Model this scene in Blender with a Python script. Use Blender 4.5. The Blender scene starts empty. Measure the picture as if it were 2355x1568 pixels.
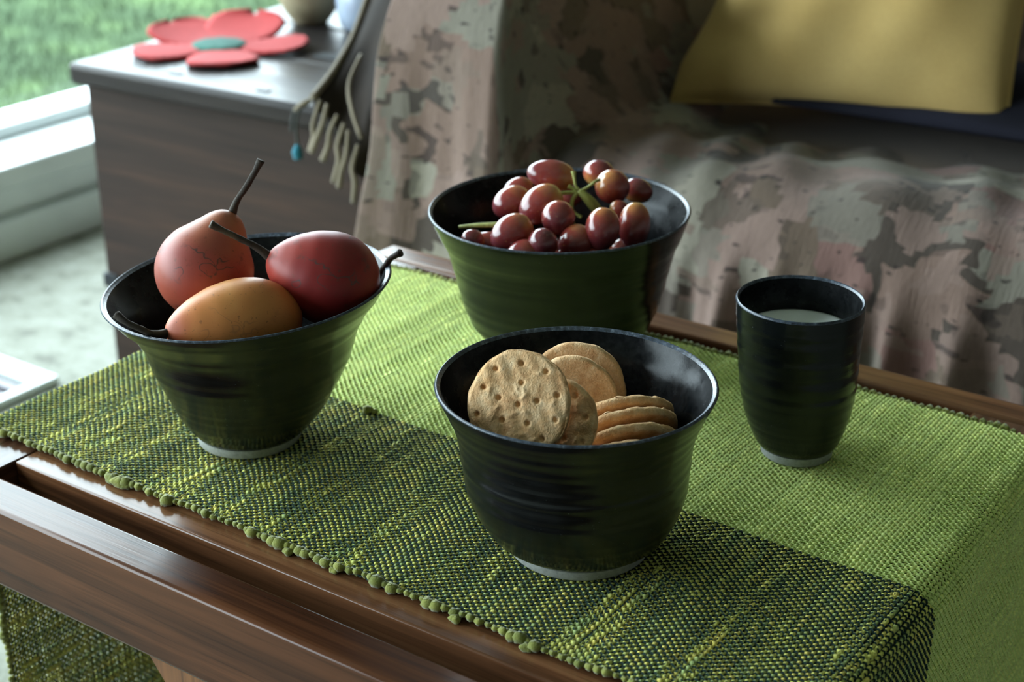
import bpy, math, random
import numpy as np
from mathutils import Vector, Matrix

random.seed(7)
rng = np.random.default_rng(11)
scn = bpy.context.scene
COL = scn.collection

# ------------------------------------------------------------------ camera, sky, light, exposure
PITCH, HEAD = math.radians(23.8), math.radians(34.9)
cam_d = bpy.data.cameras.new('camera')
cam = bpy.data.objects.new('camera', cam_d)
COL.objects.link(cam)
cam.location = (0, 0, 0.93)
cam.rotation_euler = (math.pi / 2 - PITCH, 0, HEAD)
cam_d.sensor_width = 36.0
cam_d.lens = 36.0 * 3660 / 2355
cam_d.clip_start = 0.02
cam_d.dof.use_dof = True
cam_d.dof.focus_distance = 0.905
cam_d.dof.aperture_fstop = 8.5
scn.camera = cam

world = bpy.data.worlds.new('overcast_sky')
scn.world = world
world.use_nodes = True
wn = world.node_tree
wn.nodes.clear()
w_out = wn.nodes.new('ShaderNodeOutputWorld')
w_bg = wn.nodes.new('ShaderNodeBackground')
w_tc = wn.nodes.new('ShaderNodeTexCoord')
w_sep = wn.nodes.new('ShaderNodeSeparateXYZ')
w_rmp = wn.nodes.new('ShaderNodeValToRGB')
w_rmp.color_ramp.elements[0].position = 0.0
w_rmp.color_ramp.elements[0].color = (0.72, 0.83, 0.92, 1)
w_rmp.color_ramp.elements[1].position = 0.9
w_rmp.color_ramp.elements[1].color = (0.80, 0.92, 1.0, 1)
wn.links.new(w_tc.outputs['Generated'], w_sep.inputs[0])
wn.links.new(w_sep.outputs[2], w_rmp.inputs[0])
wn.links.new(w_rmp.outputs[0], w_bg.inputs[0])
w_bg.inputs[1].default_value = 6.0
wn.links.new(w_bg.outputs[0], w_out.inputs[0])

# the daylight coming in through the big window
def portal(name, loc, rot, sx, sy):
    ld = bpy.data.lights.new(name, 'AREA')
    ld.shape = 'RECTANGLE'
    ld.size, ld.size_y = sx, sy
    ld.cycles.is_portal = True
    o = bpy.data.objects.new(name, ld)
    COL.objects.link(o)
    o.location, o.rotation_euler = loc, rot
    return o

portal('window_portal', (-2.30, 0.2, 0.96), (0, -math.pi / 2, 0), 1.64, 5.8)

vs = scn.view_settings
vs.view_transform = 'Standard'
vs.look = 'None'
vs.gamma = 1.0
vs.use_curve_mapping = False
vs.exposure = 1.4
scn.display_settings.display_device = 'sRGB'
scn.cycles.use_denoising = True
scn.cycles.max_bounces = 9
scn.cycles.diffuse_bounces = 6
scn.cycles.sample_clamp_indirect = 6.0
scn.cycles.caustics_reflective = False
scn.cycles.caustics_refractive = False

# ------------------------------------------------------------------ helpers
def lin(r, g, b):
    f = lambda c: (c / 255 / 12.92) if c / 255 <= 0.04045 else ((c / 255 + 0.055) / 1.055) ** 2.4
    return (f(r), f(g), f(b), 1.0)

def tag(o, label=None, cat=None, group=None, kind=None):
    if label: o['label'] = label
    if cat: o['category'] = cat
    if group: o['group'] = group
    if kind: o['kind'] = kind
    return o

def empty(name, loc=(0, 0, 0), rot=(0, 0, 0)):
    o = bpy.data.objects.new(name, None)
    o.empty_display_size = 0.02
    o.location, o.rotation_euler = loc, rot
    COL.objects.link(o)
    return o

def thing(name, label, cat, loc=(0, 0, 0), rot=(0, 0, 0), group=None):
    return tag(empty(name, loc, rot), label, cat, group)

def obj(name, me, mat=None, parent=None):
    o = bpy.data.objects.new(name, me)
    COL.objects.link(o)
    if parent is not None: o.parent = parent
    if mat is not None and not me.materials: me.materials.append(mat)
    return o

def mesh(name, V, F, smooth=True):
    """V (n,3); F an (m,4) / (m,3) array or a list of polygons"""
    V = np.asarray(V, dtype=np.float32)
    me = bpy.data.meshes.new(name)
    if isinstance(F, np.ndarray):
        k = F.shape[1]
        me.vertices.add(len(V)); me.vertices.foreach_set('co', V.ravel())
        me.loops.add(F.size); me.loops.foreach_set('vertex_index', F.astype(np.int32).ravel())
        me.polygons.add(len(F))
        me.polygons.foreach_set('loop_start', np.arange(0, F.size, k, dtype=np.int32))
        me.update(calc_edges=True)
    else:
        me.from_pydata([tuple(map(float, v)) for v in V], [], F)
    if smooth:
        me.polygons.foreach_set('use_smooth', np.ones(len(me.polygons), dtype=bool))
    me.update()
    return me

class MB:
    """collects pieces into ONE mesh"""
    def __init__(s): s.V, s.F, s.n = [], [], 0
    def add(s, V, F):
        s.V.append(np.asarray(V, float))
        s.F += [tuple(int(i) + s.n for i in f) for f in F]
        s.n += len(V)
        return s
    def build(s, name, mat, parent=None, smooth=True):
        return obj(name, mesh(name, np.vstack(s.V), s.F, smooth), mat, parent)

def box(x0, x1, y0, y1, z0, z1, b=0.0):
    """box with chamfered (rounded) edges"""
    if b <= 0:
        V = [(x, y, z) for z in (z0, z1) for y in (y0, y1) for x in (x0, x1)]
        return V, [(0, 2, 3, 1), (4, 5, 7, 6), (0, 1, 5, 4), (2, 6, 7, 3), (0, 4, 6, 2), (1, 3, 7, 5)]
    import bmesh
    bm = bmesh.new()
    bmesh.ops.create_cube(bm, size=1.0)
    for v in bm.verts:
        v.co = ((x0 + x1) / 2 + v.co.x * (x1 - x0), (y0 + y1) / 2 + v.co.y * (y1 - y0), (z0 + z1) / 2 + v.co.z * (z1 - z0))
    bmesh.ops.bevel(bm, geom=list(bm.edges), offset=b, segments=3, profile=0.5, affect='EDGES')
    bm.verts.ensure_lookup_table()
    V = [tuple(v.co) for v in bm.verts]
    F = [tuple(v.index for v in f.verts) for f in bm.faces]
    bm.free()
    return V, F

def box_obj(name, ext, mat, parent=None, b=0.0, smooth=None):
    me_v = box(*ext, b)
    o = obj(name, mesh(name, me_v[0], me_v[1], smooth=False), mat, parent)
    if b > 0:
        for p in o.data.polygons: p.use_smooth = max(abs(q) for q in p.normal) < 0.999
    return o

def frame_of(d):
    d = np.asarray(d, float); d = d / np.linalg.norm(d)
    a = np.array([0, 0, 1.0]) if abs(d[2]) < 0.9 else np.array([1.0, 0, 0])
    u = np.cross(d, a); u /= np.linalg.norm(u)
    return d, u, np.cross(d, u)

def spline(P, n):
    P = np.asarray(P, float)
    t = np.linspace(0, len(P) - 1, n)
    i = np.clip(t.astype(int), 0, len(P) - 2)
    m = np.gradient(P, axis=0) if len(P) > 2 else np.repeat(P[1:] - P[:1], 2, 0)
    x = (t - i)[:, None]
    return (2*x**3 - 3*x**2 + 1)*P[i] + (x**3 - 2*x**2 + x)*m[i] + (-2*x**3 + 3*x**2)*P[i+1] + (x**3 - x**2)*m[i+1]

def tube(P, R, sides=8, n=None, cap=True):
    P = np.asarray(P, float)
    R = np.asarray(R, float) if np.ndim(R) else np.full(len(P), R)
    if n:
        R = np.interp(np.linspace(0, len(R) - 1, n), np.arange(len(R)), R)
        P = spline(P, n)
    T = np.gradient(P, axis=0)
    V, F = [], []
    d, u, v = frame_of(T[0])
    for k in range(len(P)):
        d = T[k] / np.linalg.norm(T[k])
        u = u - d * (u @ d); u /= np.linalg.norm(u)
        v = np.cross(d, u)
        for s in range(sides):
            a = 2 * math.pi * s / sides
            V.append(P[k] + R[k] * (math.cos(a) * u + math.sin(a) * v))
    for k in range(len(P) - 1):
        for s in range(sides):
            a, b = k * sides + s, k * sides + (s + 1) % sides
            F.append((a, b, b + sides, a + sides))
    if cap:
        F.append(tuple(range(sides))[::-1])
        F.append(tuple(range((len(P) - 1) * sides, len(P) * sides)))
    return V, F

def pchip(xk, yk, x):
    xk, yk, x = np.array(xk, float), np.array(yk, float), np.asarray(x, float)
    m = np.gradient(yk, xk)
    i = np.clip(np.searchsorted(xk, x) - 1, 0, len(xk) - 2)
    h = xk[i+1] - xk[i]; t = (x - xk[i]) / h
    return (2*t**3 - 3*t**2 + 1)*yk[i] + (t**3 - 2*t**2 + t)*h*m[i] + (-2*t**3 + 3*t**2)*yk[i+1] + (t**3 - t**2)*h*m[i+1]

def grid_faces(nr, nc, wrap=False):
    r = np.arange(nr - 1)[:, None]; c = np.arange(nc if wrap else nc - 1)[None, :]
    c2 = (c + 1) % nc
    return np.stack([r*nc + c + 0*r, r*nc + c2, (r+1)*nc + c2, (r+1)*nc + c], -1).reshape(-1, 4)

def smoothnoise(n, step, amp=1.0, r=rng):
    """smooth 1-D random track of n samples"""
    k = max(4, int(n / step) + 3)
    y = r.uniform(-1, 1, k)
    return pchip(np.arange(k), y, np.linspace(0, k - 2.01, n)) * amp

# ------------------------------------------------------------------ materials
class NT:
    def __init__(s, name):
        s.m = bpy.data.materials.new(name); s.m.use_nodes = True
        s.t = s.m.node_tree; s.t.nodes.clear()
        s.out = s.n('ShaderNodeOutputMaterial')
        s.b = s.n('ShaderNodeBsdfPrincipled')
        s.l(s.b.outputs[0], s.out.inputs[0])
        s.tc = None
    def n(s, t, **kw):
        x = s.t.nodes.new(t)
        for k, v in kw.items(): setattr(x, k, v)
        return x
    def l(s, a, b): s.t.links.new(a, b)
    def set(s, **kw):
        names = dict(rough='Roughness', spec='Specular IOR Level', coat='Coat Weight', coatr='Coat Roughness', sheen='Sheen Weight',
                     sheenr='Sheen Roughness', metal='Metallic', sss='Subsurface Weight', ssscale='Subsurface Scale', ior='IOR', trans='Transmission Weight')
        for k, v in kw.items(): s.b.inputs[names[k]].default_value = v
        return s
    def coord(s, which='Object', scale=None, rot=None):
        if s.tc is None: s.tc = s.n('ShaderNodeTexCoord')
        o = s.tc.outputs[which]
        if scale is None and rot is None: return o
        mp = s.n('ShaderNodeMapping')
        if scale is not None: mp.inputs['Scale'].default_value = scale
        if rot is not None: mp.inputs['Rotation'].default_value = rot
        s.l(o, mp.inputs[0])
        return mp.outputs[0]
    def attr(s, name):
        a = s.n('ShaderNodeAttribute'); a.attribute_name = name
        return a
    def noise(s, vec, scale, detail=3, rough=0.5, dist=0.0):
        x = s.n('ShaderNodeTexNoise')
        x.inputs['Scale'].default_value = scale; x.inputs['Detail'].default_value = detail
        x.inputs['Roughness'].default_value = rough; x.inputs['Distortion'].default_value = dist
        if vec is not None: s.l(vec, x.inputs['Vector'])
        return x.outputs[0]
    def ramp(s, fac, stops, interp='LINEAR'):
        x = s.n('ShaderNodeValToRGB'); e = x.color_ramp.elements
        x.color_ramp.interpolation = interp
        while len(e) < len(stops): e.new(0.5)
        for el, (p, c) in zip(e, stops):
            el.position = p; el.color = c if len(c) == 4 else (*c, 1)
        s.l(fac, x.inputs[0])
        return x.outputs[0]
    def mix(s, fac, a, b, mode='MIX'):
        x = s.n('ShaderNodeMix', data_type='RGBA', blend_type=mode)
        for sock, v in ((x.inputs[0], fac), (x.inputs[6], a), (x.inputs[7], b)):
            if hasattr(v, 'links'): s.l(v, sock)
            else: sock.default_value = v
        return x.outputs[2]
    def math(s, op, a, b=None, c=None):
        x = s.n('ShaderNodeMath', operation=op)
        for i, v in enumerate((a, b, c)):
            if v is None: continue
            if hasattr(v, 'links'): s.l(v, x.inputs[i])
            else: x.inputs[i].default_value = v
        return x.outputs[0]
    def color(s, c):
        if hasattr(c, 'links'): s.l(c, s.b.inputs['Base Color'])
        else: s.b.inputs['Base Color'].default_value = c
        return s
    def rough(s, r): s.l(r, s.b.inputs['Roughness']); return s
    def bump(s, h, strength=0.3, dist=0.001):
        x = s.n('ShaderNodeBump')
        x.inputs['Strength'].default_value = strength; x.inputs['Distance'].default_value = dist
        s.l(h, x.inputs['Height']); s.l(x.outputs[0], s.b.inputs['Normal'])
        return s

G = lambda v: (v, v, v, 1)

def m_plain(name, c, rough=0.6, **kw):
    t = NT(name); t.color(c); t.set(rough=rough, **kw)
    return t.m

def m_wood(name, dark, mid, light, axis=0, rough=0.3, coat=0.25, fine=1.0, spec=0.5):
    t = NT(name)
    sc = [60, 60, 60]; sc[axis] = 3.0
    v = t.coord('Object', tuple(sc))
    n1 = t.noise(v, 1.0 * fine, 5, 0.6, 0.6)
    v2 = t.coord('Object', tuple(x * 6 if i != axis else x * 3 for i, x in enumerate(sc)))
    n2 = t.noise(v2, 1.0, 3, 0.6)
    c = t.ramp(n1, [(0.25, dark), (0.5, mid), (0.75, light)])
    pores = t.ramp(n2, [(0.35, G(0.55)), (0.5, G(1.0))])
    t.color(t.mix(0.7, c, pores, 'MULTIPLY'))
    t.rough(t.ramp(n1, [(0.2, G(rough * 1.25)), (0.8, G(rough * 0.8))]))
    t.set(coat=coat, coatr=0.15, spec=spec)
    t.bump(n2, 0.12, 0.0006)
    return t.m

M = {}
M['table_wood'] = m_wood('shade_toned_brown_wood', lin(42, 24, 15), lin(76, 45, 28), lin(106, 66, 42), 0, 0.18, 0.0, 1.0, 0.25)  # shade on the front rail's face is put into this darker wood colour
M['table_wood_lit'] = m_wood('window_lit_brown_wood', lin(58, 35, 22), lin(104, 68, 44), lin(136, 94, 64), 0, 0.20, 0.0, 1.0, 0.35)  # same table wood, lighter: window light on back rail and boards painted in
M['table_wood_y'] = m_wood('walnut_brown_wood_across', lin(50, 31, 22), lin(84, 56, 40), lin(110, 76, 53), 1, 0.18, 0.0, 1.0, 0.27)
M['leg_wood'] = m_wood('leg_wood', lin(80, 46, 22), lin(122, 76, 40), lin(146, 96, 54), 2, 0.4, 0.1)
M['chest_top'] = m_wood('dark_chest_lid_wood', lin(40, 36, 35), lin(48, 43, 41), lin(58, 52, 49), 0, 0.33, 0.0, 1.0, 0.12)
M['chest_wood'] = m_wood('dark_chest_wood', lin(36, 26, 20), lin(46, 32, 24), lin(64, 43, 31), 0, 0.6, 0.0, 0.6, 0.2)
M['iron'] = m_plain('dark_iron', lin(40, 42, 44), 0.5, metal=0.6)

def m_white():
    t = NT('white_gloss_paint')
    n = t.noise(t.coord('Object'), 8, 3)
    t.color(t.ramp(n, [(0.3, lin(206, 212, 212)), (0.7, lin(220, 226, 226))])); t.set(rough=0.35)
    return t.m
M['white_paint'] = m_white()
M['grille_grey'] = m_plain('gap_shade_grey', lin(60, 58, 60), 0.6)  # painted shade for the gaps of the floor grille
M['slat_grey'] = m_plain('lilac_grey_paint', lin(120, 116, 122), 0.5)
M['wall'] = m_plain('wall_paint', lin(138, 134, 128), 0.9)
M['ceiling'] = m_plain('ceiling_paint', lin(235, 233, 226), 0.9)

def m_carpet():
    t = NT('pale_speckled_carpet')
    v = t.coord('Object')
    n1 = t.noise(v, 22, 4, 0.65); n2 = t.noise(v, 160, 2, 0.7)
    c = t.ramp(n1, [(0.30, lin(84, 84, 72)), (0.45, lin(126, 128, 114)), (0.7, lin(146, 148, 137))])
    c = t.mix(0.5, c, t.ramp(n2, [(0.3, G(0.6)), (0.6, G(1.0))]), 'MULTIPLY')
    t.color(c); t.set(rough=0.95, sheen=0.2); t.bump(n2, 0.6, 0.004)
    return t.m
M['carpet'] = m_carpet()

def m_lawn():
    t = NT('lawn_green')
    v = t.coord('Object')
    n1 = t.noise(v, 2.3, 5, 0.72, 0.0); n2 = t.noise(t.coord('Object', (45, 45, 45)), 1.0, 4, 0.8)
    c = t.ramp(n1, [(0.28, lin(44, 56, 42)), (0.5, lin(62, 76, 56)), (0.72, lin(92, 112, 74))])
    t.color(t.mix(0.6, c, t.ramp(n2, [(0.3, G(0.45)), (0.65, G(1.0))]), 'MULTIPLY')); t.set(rough=1.0, spec=0.0)
    return t.m
M['lawn'] = m_lawn()

def m_yarn(name, sheen=0.12):
    t = NT(name)
    a = t.attr('tint').outputs['Color']
    n = t.noise(t.coord('Object'), 900, 2, 0.7)
    t.color(t.mix(0.45, a, t.ramp(n, [(0.3, G(0.55)), (0.7, G(1.15))]), 'MULTIPLY'))
    t.set(rough=0.9, sheen=sheen, sheenr=0.5, spec=0.08)
    t.bump(n, 0.5, 0.0006)
    return t.m
M['yarn'] = m_yarn('dyed_wool_yarn')

def m_fuzz(name, c0, c1):
    t = NT(name)
    n = t.noise(t.coord('Object'), 500, 3, 0.7)
    oi = t.n('ShaderNodeObjectInfo')
    base = t.mix(oi.outputs['Random'], c0, c1)
    t.color(t.mix(0.5, base, t.ramp(n, [(0.3, G(0.6)), (0.7, G(1.15))]), 'MULTIPLY'))
    t.set(rough=0.95, sheen=0.35, sheenr=0.5, spec=0.15); t.bump(n, 0.7, 0.001)
    return t.m
M['loop'] = m_fuzz('lime_yarn_loop', lin(112, 118, 54), lin(144, 146, 70))

def m_glaze():
    t = NT('black_green_glaze')
    v = t.coord('Object')
    rings = t.noise(t.coord('Object', (6, 6, 420)), 1.0, 4, 0.65, 0.1)
    spots = t.noise(v, 60, 4, 0.7)
    dots = t.noise(v, 900, 1)
    c = t.ramp(spots, [(0.35, (0.0035, 0.0045, 0.0045, 1)), (0.7, (0.008, 0.0095, 0.010, 1))])
    c = t.mix(t.ramp(rings, [(0.60, G(0)), (0.75, G(0.25))]), c, (0.018, 0.011, 0.009, 1))
    c = t.mix(t.ramp(dots, [(0.76, G(0)), (0.80, G(0.5))]), c, (0.10, 0.12, 0.13, 1))
    t.color(c)
    t.rough(t.ramp(rings, [(0.3, G(0.17)), (0.8, G(0.25))]))
    t.set(spec=0.34, coat=0.0)
    t.bump(rings, 0.10, 0.0008)
    return t.m
M['glaze'] = m_glaze()

def m_inner():
    t = NT('black_inner_glaze')
    v = t.coord('Object')
    n = t.noise(v, 34, 4, 0.7); n2 = t.noise(v, 260, 3, 0.7)
    t.color(t.ramp(n2, [(0.4, (0.004, 0.0045, 0.005, 1)), (0.75, (0.012, 0.013, 0.014, 1))]))
    t.rough(t.ramp(n, [(0.35, G(0.14)), (0.65, G(0.34))]))
    t.l(t.ramp(n, [(0.4, G(0.10)), (0.65, G(0.24))]), t.b.inputs['Specular IOR Level'])
    t.bump(n2, 0.06, 0.0006)
    return t.m
M['inner'] = m_inner()

def m_rim():
    t = NT('broken_blue_white_rim_glaze')
    n = t.noise(t.coord('Object'), 320, 4, 0.75)
    t.color(t.ramp(n, [(0.36, (0.012, 0.016, 0.022, 1)), (0.54, (0.045, 0.06, 0.085, 1)), (0.72, (0.18, 0.22, 0.27, 1))]))
    t.set(rough=0.3); t.bump(n, 0.35, 0.0006)
    return t.m
M['rim'] = m_rim()

def m_foot():
    t = NT('bare_white_stoneware')
    n = t.noise(t.coord('Object'), 400, 3, 0.7)
    t.color(t.ramp(n, [(0.3, lin(124, 126, 122)), (0.7, lin(150, 152, 148))])); t.set(rough=0.85)
    t.bump(n, 0.2, 0.0004)
    return t.m
M['foot'] = m_foot()
M['milk'] = m_plain('white_milk', lin(250, 252, 252), 0.3, sss=0.0)

def m_fruit(name, stops, blush, scar=0.6):
    """stops run from the stem end (0) to the blunt end (1); blush colour comes in patches on the skin"""
    t = NT(name)
    tt = t.attr('along').outputs['Fac']
    v = t.coord('Object')
    n1 = t.noise(v, 26, 3, 0.5); n2 = t.noise(v, 420, 3, 0.7)
    f = t.math('ADD', tt, t.math('MULTIPLY', t.math('SUBTRACT', n1, 0.5), 0.5))
    c = t.ramp(f, stops)
    c = t.mix(t.ramp(n1, [(0.46, G(0)), (0.66, G(0.75))]), c, blush)
    vo = t.n('ShaderNodeTexVoronoi', feature='DISTANCE_TO_EDGE'); vo.inputs['Scale'].default_value = 20
    wob = t.n('ShaderNodeMix', data_type='RGBA'); wob.inputs[0].default_value = 0.06
    nz = t.n('ShaderNodeTexNoise'); nz.inputs['Scale'].default_value = 60; t.l(v, nz.inputs['Vector'])
    t.l(v, wob.inputs[6]); t.l(nz.outputs[1], wob.inputs[7]); t.l(wob.outputs[2], vo.inputs['Vector'])
    line = t.ramp(vo.outputs['Distance'], [(0.0, G(1)), (0.022, G(0))])
    mask = t.ramp(t.noise(v, 34, 2), [(0.53, G(0)), (0.58, G(1))])
    c = t.mix(t.math('MULTIPLY', t.math('MULTIPLY', line, mask), scar), c, lin(74, 62, 60))
    stain = t.ramp(t.noise(v, 75, 3, 0.7), [(0.60, G(0)), (0.70, G(0.55 * scar))])
    c = t.mix(stain, c, lin(88, 58, 50))
    speck = t.ramp(n2, [(0.62, G(0)), (0.70, G(0.5))])
    c = t.mix(speck, c, lin(96, 62, 44))
    t.color(c)
    t.set(rough=0.46, spec=0.36, coat=0.0, coatr=0.3, sss=0.06, ssscale=0.004)
    t.b.inputs['Subsurface Radius'].default_value = (1, 0.35, 0.15)
    t.bump(n2, 0.08, 0.0005)
    return t.m
M['fruit_back'] = m_fruit('orange_pink_fruit_skin', [(0.0, lin(172, 112, 72)), (0.22, lin(168, 92, 68)), (0.5, lin(158, 74, 62)), (1.0, lin(158, 76, 52))], lin(154, 74, 66), 1.0)
M['fruit_red'] = m_fruit('deep_red_fruit_skin', [(0.0, lin(168, 66, 54)), (0.35, lin(142, 42, 38)), (0.7, lin(124, 32, 32)), (1.0, lin(166, 66, 46))], lin(132, 34, 34), 1.0)
M['fruit_gold'] = m_fruit('golden_orange_fruit_skin', [(0.0, lin(190, 96, 62)), (0.16, lin(202, 122, 66)), (0.45, lin(206, 140, 78)), (1.0, lin(192, 104, 56))], lin(200, 124, 68), 0.3)
M['stem'] = m_wood('dry_brown_stalk', lin(34, 28, 24), lin(58, 48, 38), lin(84, 72, 52), 2, 0.8, 0.0)

def m_grape():
    t = NT('red_grape_skin')
    tt = t.attr('along').outputs['Fac']
    oi = t.n('ShaderNodeObjectInfo')
    n1 = t.noise(t.coord('Object'), 90, 3, 0.6); n2 = t.noise(t.coord('Object'), 700, 2)
    f = t.math('ADD', t.math('ADD', tt, t.math('MULTIPLY', t.math('SUBTRACT', n1, 0.5), 0.5)), t.math('MULTIPLY', oi.outputs['Random'], 0.18))
    c = t.ramp(f, [(0.0, lin(196, 172, 96)), (0.16, lin(184, 122, 70)), (0.44, lin(150, 66, 54)), (0.78, lin(124, 48, 48)), (1.0, lin(108, 46, 52))])
    c = t.mix(t.ramp(n2, [(0.66, G(0)), (0.72, G(0.35))]), c, lin(190, 140, 80))
    c = t.mix(t.ramp(n1, [(0.5, G(0)), (0.75, G(0.22))]), c, lin(150, 120, 130))
    t.color(c)
    t.set(rough=0.2, spec=0.5, coat=0.3, coatr=0.08, sss=0.35, ssscale=0.008)
    t.b.inputs['Subsurface Radius'].default_value = (1.0, 0.35, 0.16)
    return t.m
M['grape'] = m_grape()
M['stalk'] = m_wood('green_grape_stalk', lin(112, 118, 50), lin(150, 154, 76), lin(178, 180, 104), 2, 0.6, 0.0)

def m_biscuit():
    t = NT('oat_biscuit')
    v = t.coord('Object')
    n1 = t.noise(v, 130, 4, 0.65); n2 = t.noise(v, 700, 3, 0.7); n3 = t.noise(v, 45, 3)
    c = t.ramp(n1, [(0.28, lin(196, 144, 98)), (0.5, lin(226, 182, 134)), (0.72, lin(238, 206, 164))])
    c = t.mix(t.ramp(n3, [(0.55, G(0)), (0.75, G(0.55))]), c, lin(198, 142, 78))
    c = t.mix(0.4, c, t.ramp(n2, [(0.3, G(0.7)), (0.6, G(1.05))]), 'MULTIPLY')
    t.color(c); t.set(rough=0.85, spec=0.2); t.bump(n2, 0.8, 0.0012)
    return t.m
M['biscuit'] = m_biscuit()

def m_kilim():
    t = NT('faded_kilim_weave')
    uv = t.coord('UV')
    sep = t.n('ShaderNodeSeparateXYZ'); t.l(uv, sep.inputs[0])
    wig = t.noise(t.coord('UV', (9, 9, 1)), 1.0, 3, 0.6)
    u = t.math('ADD', sep.outputs[0], t.math('MULTIPLY', t.math('SUBTRACT', wig, 0.5), 0.10))
    us = t.math('SNAP', u, 0.010)
    vs_ = t.math('SNAP', t.math('ADD', sep.outputs[1], t.math('MULTIPLY', t.math('SUBTRACT', wig, 0.5), 0.05)), 0.006)
    cmb = t.n('ShaderNodeCombineXYZ'); t.l(us, cmb.inputs[0]); t.l(vs_, cmb.inputs[1])
    vo = t.n('ShaderNodeTexVoronoi', feature='F1', distance='MANHATTAN'); vo.inputs['Scale'].default_value = 13.5
    t.l(cmb.outputs[0], vo.inputs['Vector'])
    sc = t.n('ShaderNodeSeparateColor'); t.l(vo.outputs['Color'], sc.inputs[0])
    cols = [(0.0, lin(118, 96, 86)), (0.16, lin(118, 111, 100)), (0.32, lin(128, 106, 97)), (0.46, lin(70, 60, 53)), (0.57, lin(98, 82, 70)),
            (0.74, lin(134, 126, 113)), (0.88, lin(118, 90, 83))]
    c = t.ramp(sc.outputs[0], cols, 'CONSTANT')
    # second, smaller figure inside the patches
    vo2 = t.n('ShaderNodeTexVoronoi', feature='F1', distance='MANHATTAN'); vo2.inputs['Scale'].default_value = 26.0
    t.l(cmb.outputs[0], vo2.inputs['Vector'])
    s2 = t.n('ShaderNodeSeparateColor'); t.l(vo2.outputs['Color'], s2.inputs[0])
    c2 = t.ramp(s2.outputs[1], [(0.0, lin(114, 96, 86)), (0.3, lin(114, 106, 96)), (0.55, lin(126, 104, 95)), (0.8, lin(88, 75, 66))], 'CONSTANT')
    c = t.mix(t.ramp(s2.outputs[0], [(0.0, G(0)), (0.66, G(0.8))], 'CONSTANT'), c, c2)
    f2 = t.n('ShaderNodeTexVoronoi', feature='F2', distance='MANHATTAN'); f2.inputs['Scale'].default_value = 13.5
    t.l(cmb.outputs[0], f2.inputs['Vector'])
    gap = t.ramp(t.math('SUBTRACT', f2.outputs['Distance'], vo.outputs['Distance']), [(0.0, G(1)), (0.07, G(0))])
    gm = t.ramp(t.noise(t.coord('UV', (40, 60, 1)), 1.0, 1), [(0.52, G(0)), (0.56, G(0.9))])
    c = t.mix(t.math('MULTIPLY', gap, gm), c, lin(44, 36, 34))
    # slits: short dark gaps between neighbouring patches
    sl = t.noise(t.coord('UV', (70, 130, 1)), 1.0, 1)
    c = t.mix(t.ramp(sl, [(0.70, G(0)), (0.73, G(0.85))]), c, lin(40, 34, 32))
    th = t.noise(t.coord('UV', (420, 60, 1)), 1.0, 3, 0.7)
    c = t.mix(0.5, c, t.ramp(th, [(0.3, G(0.68)), (0.65, G(1.08))]), 'MULTIPLY')
    t.color(c); t.set(rough=0.95, sheen=0.15, spec=0.15)
    t.bump(th, 0.6, 0.003)
    return t.m
M['kilim'] = m_kilim()

def m_fabric(name, c0, c1, scale=260, sheen=0.15):
    t = NT(name)
    v = t.coord('Object')
    n1 = t.noise(v, 9, 3); n2 = t.noise(v, scale, 2, 0.7)
    t.color(t.mix(0.3, t.ramp(n1, [(0.3, c0), (0.7, c1)]), t.ramp(n2, [(0.3, G(0.7)), (0.7, G(1.1))]), 'MULTIPLY'))
    t.set(rough=0.9, sheen=sheen, spec=0.2); t.bump(n2, 0.25, 0.001)
    return t.m
M['throw_dark'] = m_fabric('dark_brown_wool', lin(32, 27, 24), lin(54, 45, 38), 260, 0.0)
M['fringe'] = m_fabric('beige_wool_fringe', lin(104, 93, 78), lin(132, 120, 102))
M['teal_wool'] = m_fabric('turquoise_wool', lin(28, 92, 108), lin(44, 112, 128))
M['dark_wool'] = m_fabric('dark_wool_thread', lin(44, 46, 44), lin(70, 68, 62))
M['sofa_fabric'] = m_fabric('brown_sofa_upholstery', lin(84, 66, 52), lin(104, 84, 66))
M['pillow'] = m_fabric('ochre_cotton', lin(184, 152, 92), lin(198, 168, 108), 420, 0.05)
M['navy'] = m_fabric('navy_cotton', lin(24, 24, 34), lin(34, 34, 46), 400, 0.0)
M['crochet_red'] = m_fabric('coral_red_crochet', lin(158, 52, 52), lin(180, 70, 70), 120, 0.05)
M['crochet_teal'] = m_fabric('sea_green_crochet', lin(44, 88, 80), lin(62, 110, 98), 120, 0.05)
M['beige_pot'] = m_fabric('beige_stoneware', lin(150, 138, 110), lin(176, 164, 134), 90, 0.0)
M['pale_glass'] = m_plain('pale_blue_grey_glaze', lin(160, 172, 190), 0.25)

def m_glass():
    t = NT('window_glass')
    tr = t.n('ShaderNodeBsdfTransparent'); tr.inputs[0].default_value = (0.95, 0.98, 0.97, 1)
    gl = t.n('ShaderNodeBsdfGlossy'); gl.inputs['Roughness'].default_value = 0.02
    lw = t.n('ShaderNodeLayerWeight'); lw.inputs['Blend'].default_value = 0.5
    fac = t.math('ADD', t.math('MULTIPLY', t.math('POWER', lw.outputs['Facing'], 5.0), 0.9), 0.03)
    mx = t.n('ShaderNodeMixShader')
    t.l(fac, mx.inputs[0]); t.l(tr.outputs[0], mx.inputs[1]); t.l(gl.outputs[0], mx.inputs[2])
    t.l(mx.outputs[0], t.out.inputs[0])
    return t.m
M['glass'] = m_glass()

# ------------------------------------------------------------------ room shell
WX = -2.07                                  # inner face of the window wall
def struct(name, ext, mat, b=0.0):
    return tag(box_obj(name, ext, mat, None, b), kind='structure')

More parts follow.
